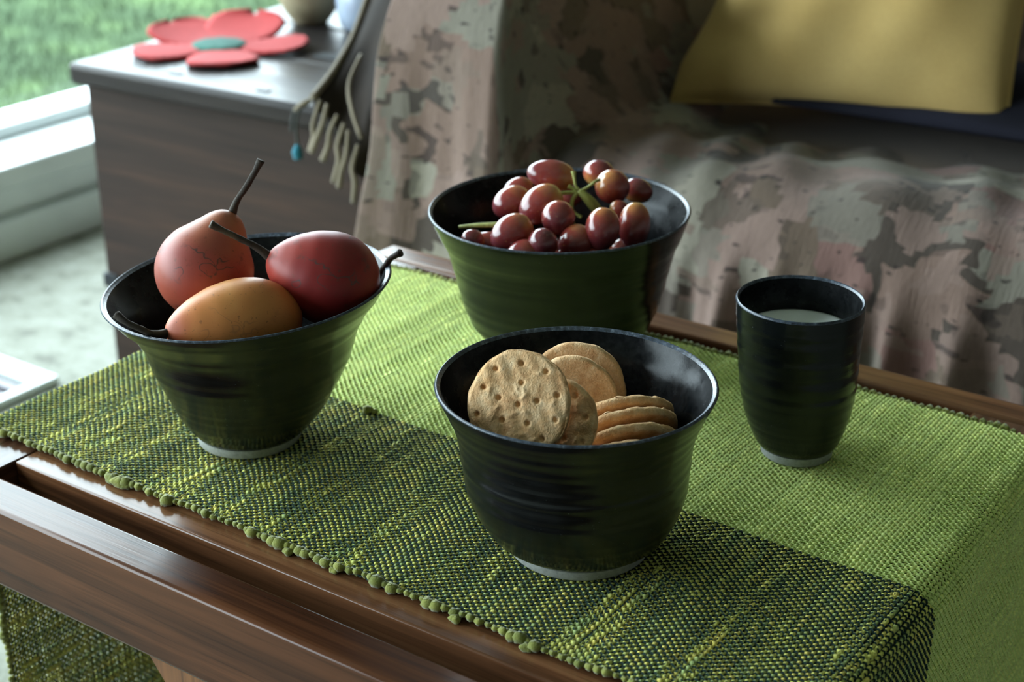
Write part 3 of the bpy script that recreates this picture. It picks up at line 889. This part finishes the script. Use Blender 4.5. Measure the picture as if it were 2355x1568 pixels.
for k, (c, ax, ra, rb) in enumerate(GR):
    d, u, v = frame_of(ax)                       # ax points from the stalk end to the free end
    th = np.linspace(0, math.pi, 22); ph = np.linspace(0, 2*math.pi, 30, endpoint=False)
    V = []
    for q in th:
        fat = 1 + 0.05 * math.cos(q)
        dent = 0.0006 * math.exp(-(q / 0.18)**2)
        V.append((-math.cos(q) * ra + dent) * d[None] + (np.cos(ph)[:, None]*u + np.sin(ph)[:, None]*v) * rb * math.sin(q) * fat)
    me = mesh('grape', np.vstack(V), grid_faces(len(th), len(ph), True))
    at = me.attributes.new('along', 'FLOAT', 'POINT'); at.data.foreach_set('value', np.repeat((1 - np.cos(th)) / 2, len(ph)).astype(np.float32))
    o = obj('grape', me, M['grape'], gb)
    o.location = tuple(np.array(c) - GC)
    if k == 2: o['label'] = 'yellow green grape with its stalk end turned to the front'
NODE = np.array([-0.5748, 0.9060, 0.5720])
def twig(pts, r, name='stalk'):
    V, F = tube(np.array(pts) - GC, r, 8, 14)
    return obj(name, mesh(name, V, F), M['stalk'], gb)
PXR = 1.13 / 3660
def off(dx, dy, dz=0.0):
    """offset from the knot of the stalks in the plane facing the viewer, in millimetres"""
    upv = np.array([-math.sin(HEAD)*math.sin(PITCH), math.cos(HEAD)*math.sin(PITCH), math.cos(PITCH)])
    fwv = np.array([-math.sin(HEAD)*math.cos(PITCH), math.cos(HEAD)*math.cos(PITCH), -math.sin(PITCH)])
    return NODE + 0.001 * (RT*dx + upv*dy + fwv*dz)
twig([off(0, 1), off(5, -3), off(10, -8, 2), off(16, -15, 6)], [.0022, .0034, .0042, .0040], 'main_stalk')
twig([off(-1, 0), off(-5, 0), off(-12, -0.5), off(-18, -1, 2)], [.0016, .0014, .0015, .0016])
twig([off(0, 2), off(-2, 5), off(-3, 11), off(-3.5, 15)], [.0011, .0009, .0011, .0019])
twig([off(-1, 1), off(-4, 3), off(-7, 4.5)], [.0012, .0012, .0018])
twig([off(2, 1), off(7, 4), off(11, 7, -2), off(15, 9, 0)], [.0013, .0010, .0010, .0014])
twig([off(-0.5, 0), off(-4, -5, -1), off(-5, -11, -1), off(-4, -20, 2), off(-4, -28, 6)], [.0016, .0014, .0015, .0017, .0020])
twig([off(-4.5, -12, -1), off(-2, -15, -2), off(2, -18, -3)], [.0009, .0009, .0014])
twig([[-0.6430, 0.8560, 0.5470], [-0.6290, 0.8590, 0.5500], [-0.6130, 0.8650, 0.5520], [-0.5950, 0.8750, 0.5530]], [.0011, .0017, .0021, .0022])

# ------------------------------------------------------------------ biscuits
def biscuit_mesh(r, th, seed, holes=True):
    g = np.random.default_rng(seed)
    nr, seg = 64, 200
    ph = np.linspace(0, 2*math.pi, seg, endpoint=False)
    edge = 1 + 0.018*np.sin(2*ph + g.uniform(0, 6)) + 0.010*np.sin(5*ph + g.uniform(0, 6)) + 0.006*np.sin(11*ph + g.uniform(0, 6))
    hs = []
    for q, m in ((0.04, 1), (0.40, 5), (0.78, 10)):
        a0 = g.uniform(0, 6)
        for k in range(m):
            a = a0 + 2*math.pi*k/m + g.normal(0, 0.06); rr = r * (q + g.normal(0, 0.02))
            hs.append((rr*math.cos(a), rr*math.sin(a)))
    fl = [(g.uniform(-1, 1)*r*0.8, g.uniform(-1, 1)*r*0.8, g.uniform(0, 3.1)) for _ in range(22)]
    waves = [(g.normal(0, 1, 2) * 420, g.uniform(0, 6)) for _ in range(10)]
    def height(x, y):
        h = np.zeros_like(x)
        for k, p in waves: h += 0.00015 * np.sin(k[0]*x + k[1]*y + p)
        for fx, fy, fa in fl:
            dx, dy = x - fx, y - fy
            a_ = dx*math.cos(fa) + dy*math.sin(fa); b_ = -dx*math.sin(fa) + dy*math.cos(fa)
            h += 0.0007 * np.exp(-(a_/0.0022)**2 - (b_/0.0011)**2)
        for hx, hy in hs: h -= 0.0022 * np.exp(-(((x-hx)**2 + (y-hy)**2) / 0.0014**2)**1.6)
        return h
    V = []
    for k in range(nr):                                   # top face, centre outwards
        q = math.sin(0.5 * math.pi * (k + 0.02) / (nr - 1 + 0.02)) if k else 0.004
        rr = r * q * edge * (1 - 0.035 * (k == nr - 1)) * 0.985
        x, y = rr*np.cos(ph), rr*np.sin(ph)
        dome = -0.0010 * q**4 - 0.0009 * max(0, (q - 0.93) / 0.07)**2
        V.append(np.stack([x, y, th/2 + dome + (height(x, y) if holes else 0.4*height(x, y))], -1))
    for zz, q in ((0.22, 1.0), (-0.05, 1.006), (-0.32, 0.995), (-0.47, 0.965)):
        rr = r * q * edge * (1 + 0.004*np.sin(17*ph + zz*30)); V.append(np.stack([rr*np.cos(ph), rr*np.sin(ph), np.full(seg, th*zz) + 0.0001*np.sin(9*ph + zz*20)], -1))
    for q in (0.93, 0.7, 0.4, 0.004):
        rr = r*q*edge; V.append(np.stack([rr*np.cos(ph), rr*np.sin(ph), np.full(seg, -th/2) + 0.00008*np.sin(13*ph + q*9)], -1))
    return mesh('biscuit', np.vstack(V), grid_faces(nr + 8, seg, True))

BIS = [('big front oat biscuit with docking holes and oat flakes, leaning to the left', (-0.4330, 0.6273, 0.5568), (0.246, -0.844, 0.477), .0288, .0064),
       ('oat biscuit tucked half behind the big front one', (-0.4203, 0.6403, 0.5435), (0.21, -0.88, 0.426), .0255, .0062),
       ('rearmost oat biscuit standing tallest against the back of its bowl', (-0.4480, 0.7085, 0.5292), (0.482, -0.871, 0.099), .0290, .0064),
       ('oat biscuit standing just in front of the rearmost one, flat side out', (-0.4425, 0.6940, 0.5303), (0.484, -0.872, 0.071), .0265, .0064),
       ('topmost and rearmost oat biscuit of the four fanned on the right', (-0.4090, 0.6960, 0.5270), (0.546, -0.534, -0.645), .0287, .0064),
       ('second oat biscuit down in the fan of four', (-0.4010, 0.6870, 0.5255), (0.546, -0.534, -0.645), .0287, .0064),
       ('third oat biscuit down in the fan of four', (-0.3935, 0.6758, 0.5230), (0.541, -0.531, -0.652), .0287, .0066),
       ('lowest oat biscuit of the fan, showing its underside at the rim', (-0.3898, 0.6625, 0.5195), (0.511, -0.557, -0.655), .0285, .0064)]
for k, (lab, c, nrm, r, th) in enumerate(BIS):
    o = obj('biscuit', biscuit_mesh(r, th, 40 + k), M['biscuit'])
    o.location = c
    nv = Vector(nrm)
    o.rotation_euler = nv.to_track_quat('Z', 'Y').to_euler()
    if 2 <= k: o.rotation_euler = (-nv).to_track_quat('Z', 'Y').to_euler()
    tag(o, lab, 'biscuit', 'oat biscuits in the bellied bowl')

# ------------------------------------------------------------------ old wooden chest
ch = thing('chest', 'old dark wooden chest with an overhanging lid below the window', 'chest', (-1.59, 1.315, 0), (0, 0, math.radians(2.5)))
CW, CD, CH = 0.50, 0.47, 0.44
body_h = CH - 0.028
box_obj('lid_board', (-0.008, CW, -0.010, 0.156, body_h, CH), M['chest_top'], ch, 0.007)
box_obj('lid_board', (-0.008, CW, 0.1575, 0.318, body_h, CH - 0.0006), M['chest_top'], ch, 0.004)
box_obj('lid_board', (-0.008, CW, 0.3195, 0.480, body_h, CH), M['chest_top'], ch, 0.007)
box_obj('front_panel', (0.008, CW - 0.008, 0.004, 0.024, 0.0, body_h), M['chest_wood'], ch, 0.003)
box_obj('back_panel', (0.008, CW - 0.008, 0.446, 0.466, 0.0, body_h), M['chest_wood'], ch, 0.003)
box_obj('side_panel', (0.008, 0.028, 0.024, 0.446, 0.0, body_h), M['chest_wood'], ch, 0.003)
box_obj('side_panel', (CW - 0.028, CW - 0.008, 0.024, 0.446, 0.0, body_h), M['chest_wood'], ch, 0.003)
box_obj('bottom_panel', (0.028, CW - 0.028, 0.024, 0.446, 0.006, 0.02), M['chest_wood'], ch)
box_obj('corner_strap', (0.004, 0.03, 0.0005, 0.004, 0.135, 0.155), M['iron'], ch, 0.001)
box_obj('latch_plate', (0.235, 0.29, 0.182, 0.205, CH - 0.0006, CH + 0.0012), M['iron'], ch, 0.0005)
box_obj('nail_head', (0.285, 0.303, 0.012, 0.022, CH - 0.001, CH + 0.0012), M['iron'], ch, 0.0008)
box_obj('nail_head', (0.070, 0.088, 0.026, 0.036, CH - 0.001, CH + 0.0012), M['iron'], ch, 0.0008)
box_obj('nail_head', (0.140, 0.158, 0.018, 0.027, CH - 0.001, CH + 0.0012), M['iron'], ch, 0.0008)

# crocheted flower on the lid
fl = thing('crochet_flower', 'coral red crocheted flower with a sea green centre on the chest lid', 'flower', (-1.488, 1.466, CH))
def petal(ang, L, W, curl, nm):
    nu, nv = 18, 15
    u = np.linspace(0, 1, nu)[:, None]; v = np.linspace(-1, 1, nv)[None, :]
    wd = W * np.interp(u, [0, .15, .45, .75, .92, 1], [.50, .72, 1.0, 1.04, .74, .10])
    r = 0.024 + (L - 0.024) * u + 0*v
    x, y = r, wd * v
    z = 0.0035 + curl * (u**2) * 1.0 + curl * 0.55 * (np.abs(v)**2.2) * u * (1 - 0.3*u) + 0.0006*np.sin(u*60) + 0.0005*np.sin(v*22)
    top = np.stack([x, y, z + 0.0035 * np.sqrt(np.clip(1 - v**2 * 0.98, 0, 1)) * np.sqrt(np.clip(1 - u**6, 0, 1))], -1)
    bot = np.stack([x, y, z - 0.0030], -1)
    V = np.vstack([top.reshape(-1, 3), bot.reshape(-1, 3)])
    F = [tuple(f) for f in grid_faces(nu, nv)] + [tuple(np.array(f[::-1]) + nu*nv) for f in grid_faces(nu, nv)]
    N = nu * nv
    ring = [i for i in range(nv)] + [k*nv + nv - 1 for k in range(1, nu)] + [(nu-1)*nv + i for i in range(nv-2, -1, -1)] + [k*nv for k in range(nu-2, 0, -1)]
    for a, b in zip(ring, ring[1:] + ring[:1]): F.append((b, a, a + N, b + N))
    ca, sa = math.cos(ang), math.sin(ang)
    V = np.stack([V[:, 0]*ca - V[:, 1]*sa, V[:, 0]*sa + V[:, 1]*ca, V[:, 2]], -1)
    return obj('petal', mesh('petal', V, F), M['crochet_red'], fl)
for a, L, W, cu in ((238, .112, .043, .003), (318, .112, .044, .004), (36, .116, .044, .006), (108, .112, .053, .020), (168, .114, .050, .014)):
    petal(math.radians(a), L, W, cu, 'petal')
prof = [(0.0005, 0.0105), (0.016, 0.0104), (0.030, 0.0096), (0.035, 0.0080), (0.036, 0.0060), (0.034, 0.0045), (0.0005, 0.0045)]
ph = np.linspace(0, 2*math.pi, 40, endpoint=False)
V = np.vstack([np.stack([r*np.cos(ph), r*np.sin(ph), z + 0.0004*np.sin(9*ph)*(r > .01)], -1) for r, z in prof])
obj('flower_centre', mesh('flower_centre', V, grid_faces(len(prof), 40, True)), M['crochet_teal'], fl)

# beige vase and pale jar at the back of the lid
def lathe_thing(name, label, cat, loc, prof, mat, parts=()):
    t = thing(name, label, cat, loc)
    ph = np.linspace(0, 2*math.pi, 40, endpoint=False)
    for nm, pr, m in [('body', prof, mat)] + list(parts):
        V = np.vstack([np.stack([r*np.cos(ph), r*np.sin(ph), np.full(40, z)], -1) for r, z in pr])
        obj(nm, mesh(nm, V, grid_faces(len(pr), 40, True)), m, t)
    return t
lathe_thing('vase', 'beige stoneware vase standing at the back of the chest lid', 'vase', (-1.497, 1.655, CH),
            [(0.0005, 0.0), (0.022, 0.0), (0.026, 0.004), (0.036, 0.018), (0.046, 0.040), (0.050, 0.065), (0.046, 0.095), (0.034, 0.12), (0.026, 0.135), (0.028, 0.15), (0.024, 0.15), (0.022, 0.135), (0.030, 0.12), (0.042, 0.09), (0.044, 0.06), (0.034, 0.02), (0.0005, 0.008)], M['beige_pot'])
lathe_thing('jar', 'squat pale blue grey jar beside the beige vase', 'jar', (-1.402, 1.665, CH),
            [(0.0005, 0.0), (0.028, 0.0), (0.036, 0.006), (0.041, 0.022), (0.043, 0.042), (0.040, 0.06), (0.033, 0.072), (0.031, 0.078), (0.029, 0.078), (0.030, 0.07), (0.037, 0.058), (0.040, 0.04), (0.032, 0.01), (0.0005, 0.008)], M['pale_glass'])

# ------------------------------------------------------------------ sofa under the throw
SX0, SX1 = -1.025, 0.42
sf = thing('sofa', 'sofa with a square arm, covered by the faded kilim throw', 'sofa', (-0.3, 1.5, 0))
def sl(x0, x1, y0, y1, z0, z1): return (x0 + 0.3, x1 + 0.3, y0 - 1.5, y1 - 1.5, z0, z1)
box_obj('arm', sl(SX0, -0.915, 1.295, 1.98, 0.06, 0.620), M['sofa_fabric'], sf, 0.03)
box_obj('base', sl(-0.912, SX1, 1.31, 1.98, 0.06, 0.25), M['sofa_fabric'], sf, 0.02)
box_obj('seat_cushion', sl(-0.910, SX1, 1.31, 1.80, 0.252, 0.425), M['sofa_fabric'], sf, 0.045)
box_obj('backrest', sl(-0.910, SX1, 1.81, 1.98, 0.252, 0.82), M['sofa_fabric'], sf, 0.04)
for x in (-0.98, 0.36):
    for y in (1.36, 1.92):
        box_obj('foot', sl(x - 0.025, x + 0.025, y - 0.025, y + 0.025, 0.0, 0.06), M['table_wood'], sf, 0.004)

# kilim throw: one cloth that runs over arm, seat and down the front
def throw_cloth():
    nu, nv = 420, 190
    armP = np.array([(1.96, .634), (1.80, .640), (1.36, .638), (1.292, .622), (1.272, .56), (1.266, .42), (1.262, .25), (1.258, .03)])
    seatP = np.array([(1.800, .80), (1.775, .458), (1.42, .446), (1.325, .434), (1.288, .395), (1.280, .33), (1.276, .22), (1.272, .03)])
    cum = lambda P: np.concatenate([[0], np.cumsum(np.hypot(*np.diff(P, axis=0).T))])
    tk = np.array([0, .17, .40, .50, .57, .68, .80, 1.0])
    v = np.linspace(0, 1, nv)
    pa = np.stack([pchip(tk, armP[:, k], v) for k in (0, 1)], -1)
    ps = np.stack([pchip(tk, seatP[:, k], v) for k in (0, 1)], -1)
    X = np.concatenate([np.linspace(SX0 - 0.014, -0.905, 90), np.linspace(-0.9045, -0.862, 60), np.linspace(-0.8615, 0.40, nu - 150)])
    w = np.clip((X + 0.908) / 0.038, 0, 1); w = w*w*(3 - 2*w)
    P = pa[None] * (1 - w[:, None, None]) + ps[None] * w[:, None, None]
    Yv, Zv = P[..., 0].copy(), P[..., 1].copy()
    XX = np.repeat(X[:, None], nv, 1)
    hang = np.clip((0.425 - Zv) / 0.12, 0, 1); hang = hang*hang*(3 - 2*hang)
    hang_arm = np.clip((0.60 - Zv) / 0.22, 0, 1)
    rip = (np.sin(X*2*math.pi/0.047 + 1.2*np.sin(X*23)) * 0.55 + np.sin(X*2*math.pi/0.081 + 2.0) * 0.45 + np.sin(X*2*math.pi/0.029 + 4*np.sin(X*9)) * 0.22)
    drift = np.interp(X, [-1.04, -0.90, -0.86, -0.70, 0.4], [0, 0, 0.35, 1, 1])
    Yv -= hang * (0.017 * rip[:, None] + 0.016) * drift[:, None]
    arm_fold = 0.010*np.cos((X + 1.037)*2*math.pi/0.125) + 0.0015*np.cos((X + 1.0)*2*math.pi/0.034 + 1)
    Yv -= (1 - w)[:, None] * hang_arm * (arm_fold[:, None] + 0.010)
    # soft wrinkles that run from the seat over its rounded front edge
    top = np.clip((Zv - 0.38) / 0.04, 0, 1) * w[:, None]
    Zv += top * (0.0035*np.sin(XX*75 + Yv*26 + 1.4*np.sin(XX*17)) + 0.0030*np.sin(XX*38 - Yv*40) + 0.004*np.sin(XX*13 + 1) )
    Zv += top * 0.016 * np.exp(-((Yv - 1.37)/0.085)**2) * np.clip((XX + 0.80)/0.16, 0, 1)
    # bulge of cloth where the arm meets the seat back
    Zv += 0.020*np.exp(-((XX + 0.862)/0.030)**2 - ((Yv - 1.60)/0.10)**2)
    # left edge flares outwards towards the floor
    fl_ = np.clip(1 - (XX - XX.min())/0.10, 0, 1)
    XX = XX - fl_ * np.clip(0.60 - Zv, 0, 1) * 0.13 - fl_*0.004*np.sin(Zv*26)
    V = np.stack([XX, Yv, Zv], -1)
    me = mesh('cloth', V.reshape(-1, 3), grid_faces(nu, nv))
    L = np.concatenate([np.zeros((nu, 1)), np.cumsum(np.linalg.norm(np.diff(V, axis=1), axis=2), 1)], 1)
    U = np.cumsum(np.concatenate([[0], np.hypot(np.diff(X), w[1:]*0 + np.abs(np.diff(w))*0.2)]))
    uv = np.stack([np.repeat(U[:, None], nv, 1), 0.5*L + 0.5*L.mean(0)[None]], -1).reshape(-1, 2)
    ly = me.uv_layers.new(name='UVMap')
    li = np.empty(len(me.loops), dtype=np.int32); me.loops.foreach_get('vertex_index', li)
    ly.data.foreach_set('uv', uv[li].astype(np.float32).ravel())
    return me
th = thing('throw', 'faded pink and brown kilim throw draped over the sofa', 'throw')
oc = obj('cloth', throw_cloth(), M['kilim'], th)
md = oc.modifiers.new('thick', 'SOLIDIFY'); md.thickness = 0.004; md.offset = -1

# dark fringed end of the throw, lying over the chest
Lp = [(-1.224, 1.46, .543), (-1.21, 1.42, .512), (-1.194, 1.38, .494), (-1.181, 1.335, .475), (-1.169, 1.292, .462)]
Rp = [(-1.052, 1.40, .590), (-1.060, 1.35, .530), (-1.068, 1.32, .470), (-1.076, 1.300, .420), (-1.085, 1.286, .368)]
Ls, Rs = spline(Lp, 40), spline(Rp, 40)
u = np.linspace(0, 1, 30)
V = Ls[:, None] * (1 - u)[None, :, None] + Rs[:, None] * u[None, :, None]
tt = np.linspace(0, 1, 40)[:, None]
V[..., 1] -= 0.006*np.sin(u[None]*9 + tt*2) * np.sin(math.pi*u)[None] + 0.004*np.sin(u[None]*19)*tt
V[..., 2] += 0.004*np.sin(u[None]*11 + 1)*np.sin(math.pi*u)[None]
o = obj('fringed_end', mesh('fringed_end', V.reshape(-1, 3), grid_faces(40, 30)), M['throw_dark'], th)
o['label'] = 'dark brown end of the throw with a pale fringe'
md = o.modifiers.new('thick', 'SOLIDIFY'); md.thickness = 0.005; md.offset = 1
def cord(name, pts, r, mat, sides=7, nn=14, lab=None):
    Vc, Fc = tube(pts, r, sides, nn)
    q = obj(name, mesh(name, Vc, Fc), mat, th)
    if lab: q['label'] = lab
    return q
cord('bound_edge', np.array(Lp) + np.array([0, -0.003, 0.002]), 0.0042, M['fringe'], nn=24, lab='pale bound edge')
cord('stripe', [(-1.150, 1.352, .502), (-1.140, 1.318, .478), (-1.118, 1.296, .455), (-1.098, 1.286, .430)], 0.0026, M['fringe'], lab='pale stripe with pink dashes')
ST = [[[-1.172, 1.294, .462], [-1.180, 1.288, .457], [-1.192, 1.284, .447]],
      [[-1.160, 1.291, .462], [-1.165, 1.283, .436], [-1.163, 1.281, .422], [-1.168, 1.279, .405]],
      [[-1.149, 1.290, .460], [-1.149, 1.281, .440], [-1.158, 1.279, .420], [-1.165, 1.278, .404]],
      [[-1.134, 1.289, .450], [-1.138, 1.280, .432], [-1.141, 1.279, .415], [-1.149, 1.278, .398]],
      [[-1.124, 1.288, .442], [-1.127, 1.279, .419], [-1.124, 1.277, .402], [-1.133, 1.276, .376]],
      [[-1.117, 1.287, .436], [-1.114, 1.278, .411], [-1.120, 1.276, .392], [-1.124, 1.275, .372]],
      [[-1.103, 1.286, .422], [-1.106, 1.278, .398], [-1.101, 1.276, .382], [-1.104, 1.275, .358]]]
for k, p in enumerate(ST):
    cord('fringe_strand', p, [0.0022, 0.0027, 0.0031, 0.0038] if k % 2 else [0.0024, 0.0028, 0.0036, 0.0030], M['fringe'])
cord('thread', [[-1.176, 1.292, .458], [-1.186, 1.283, .446], [-1.188, 1.280, .425], [-1.187, 1.280, .408]], 0.0018, M['dark_wool'], lab='dark thread')
cord('tassel', [[-1.187, 1.280, .409], [-1.187, 1.279, .401], [-1.186, 1.279, .393]], [0.003, 0.0065, 0.0055], M['teal_wool'], lab='turquoise wool tassel')
cord('thread', [[-1.196, 1.300, .452], [-1.200, 1.290, .440], [-1.202, 1.287, .420]], 0.0022, M['dark_wool'], lab='dark thread')

# ------------------------------------------------------------------ cushions
def cushion(name, label, BL, BR, TL, thick, mat, flange=0.0, seed=0, nu=60, nv=56):
    BL, BR, TL = (np.array(q, float) for q in (BL, BR, TL))
    ex, ez = BR - BL, TL - BL
    nrm = np.cross(ex, ez); nrm /= np.linalg.norm(nrm)          # towards the room
    g = np.random.default_rng(seed)
    u = np.linspace(0, 1, nu)[:, None]; v = np.linspace(0, 1, nv)[None, :]
    puff = (np.clip(4*u*(1-u), 0, 1)**0.42) * (np.clip(4*v*(1-v), 0, 1)**0.42)
    # edges pulled in between the corners
    uu = u + 0.035*(0.5 - u)*2*np.sin(math.pi*v); vv = v + 0.030*(0.5 - v)*2*np.sin(math.pi*u)
    if flange:
        sm = np.clip((v - 0.10) / 0.18, 0, 1); sm = sm*sm*(3 - 2*sm)
        uu = uu + flange * (1 - u)**4 * sm
    cor = np.exp(-((u/0.13)**2 + (v/0.13)**2))
    wr = 0.012*np.sin(30*(v - 0.25*u) - 5.2)*np.exp(-((u - 0.10)**2)/0.02 - ((v - 0.24)**2)/0.008) + 0.004*np.sin(v*9 + u*6) + 0.004*np.sin(u*21 - v*7 + 1)*np.exp(-((v - 0.2)**2)/0.03) + 0.004*np.sin(u*16 + v*5)*np.exp(-((u - .85)**2)/0.03)
    base = BL + ex*uu[..., None] + ez*vv[..., None]
    f = base + nrm*((thick*0.5)*puff*(1 - 0.4*cor) + wr*puff)[..., None]
    b = base - nrm*((thick*0.5)*puff)[..., None]
    V = np.vstack([f.reshape(-1, 3), b.reshape(-1, 3)])
    F = np.vstack([grid_faces(nu, nv), grid_faces(nu, nv)[:, ::-1] + nu*nv])
    t = thing(name, label, 'cushion', tuple(BL))
    cover = obj('cover', mesh('cover', V - BL, F), mat, t)
    ring = [base[k, 0] for k in range(nu)] + [base[-1, k] for k in range(1, nv)] + [base[k, -1] for k in range(nu-2, -1, -1)] + [base[0, k] for k in range(nv-2, -1, -1)]
    Vs, Fs = tube(np.array(ring)[::3] - BL, 0.0022, 6, None)
    obj('seam', mesh('seam', Vs, Fs), mat, t)
    return t
cushion('pillow', 'plump ochre yellow pillow leaning against the sofa back', (-0.866, 1.560, 0.446), (-0.494, 1.600, 0.458), (-0.868, 1.700, 0.820), 0.13, M['pillow'], flange=0.055, seed=1)
cushion('cushion', 'dark navy cushion lying under and beside the yellow pillow', (-0.74, 1.560, 0.466), (-0.20, 1.575, 0.466), (-0.74, 1.745, 0.500), 0.035, M['navy'], seed=2)
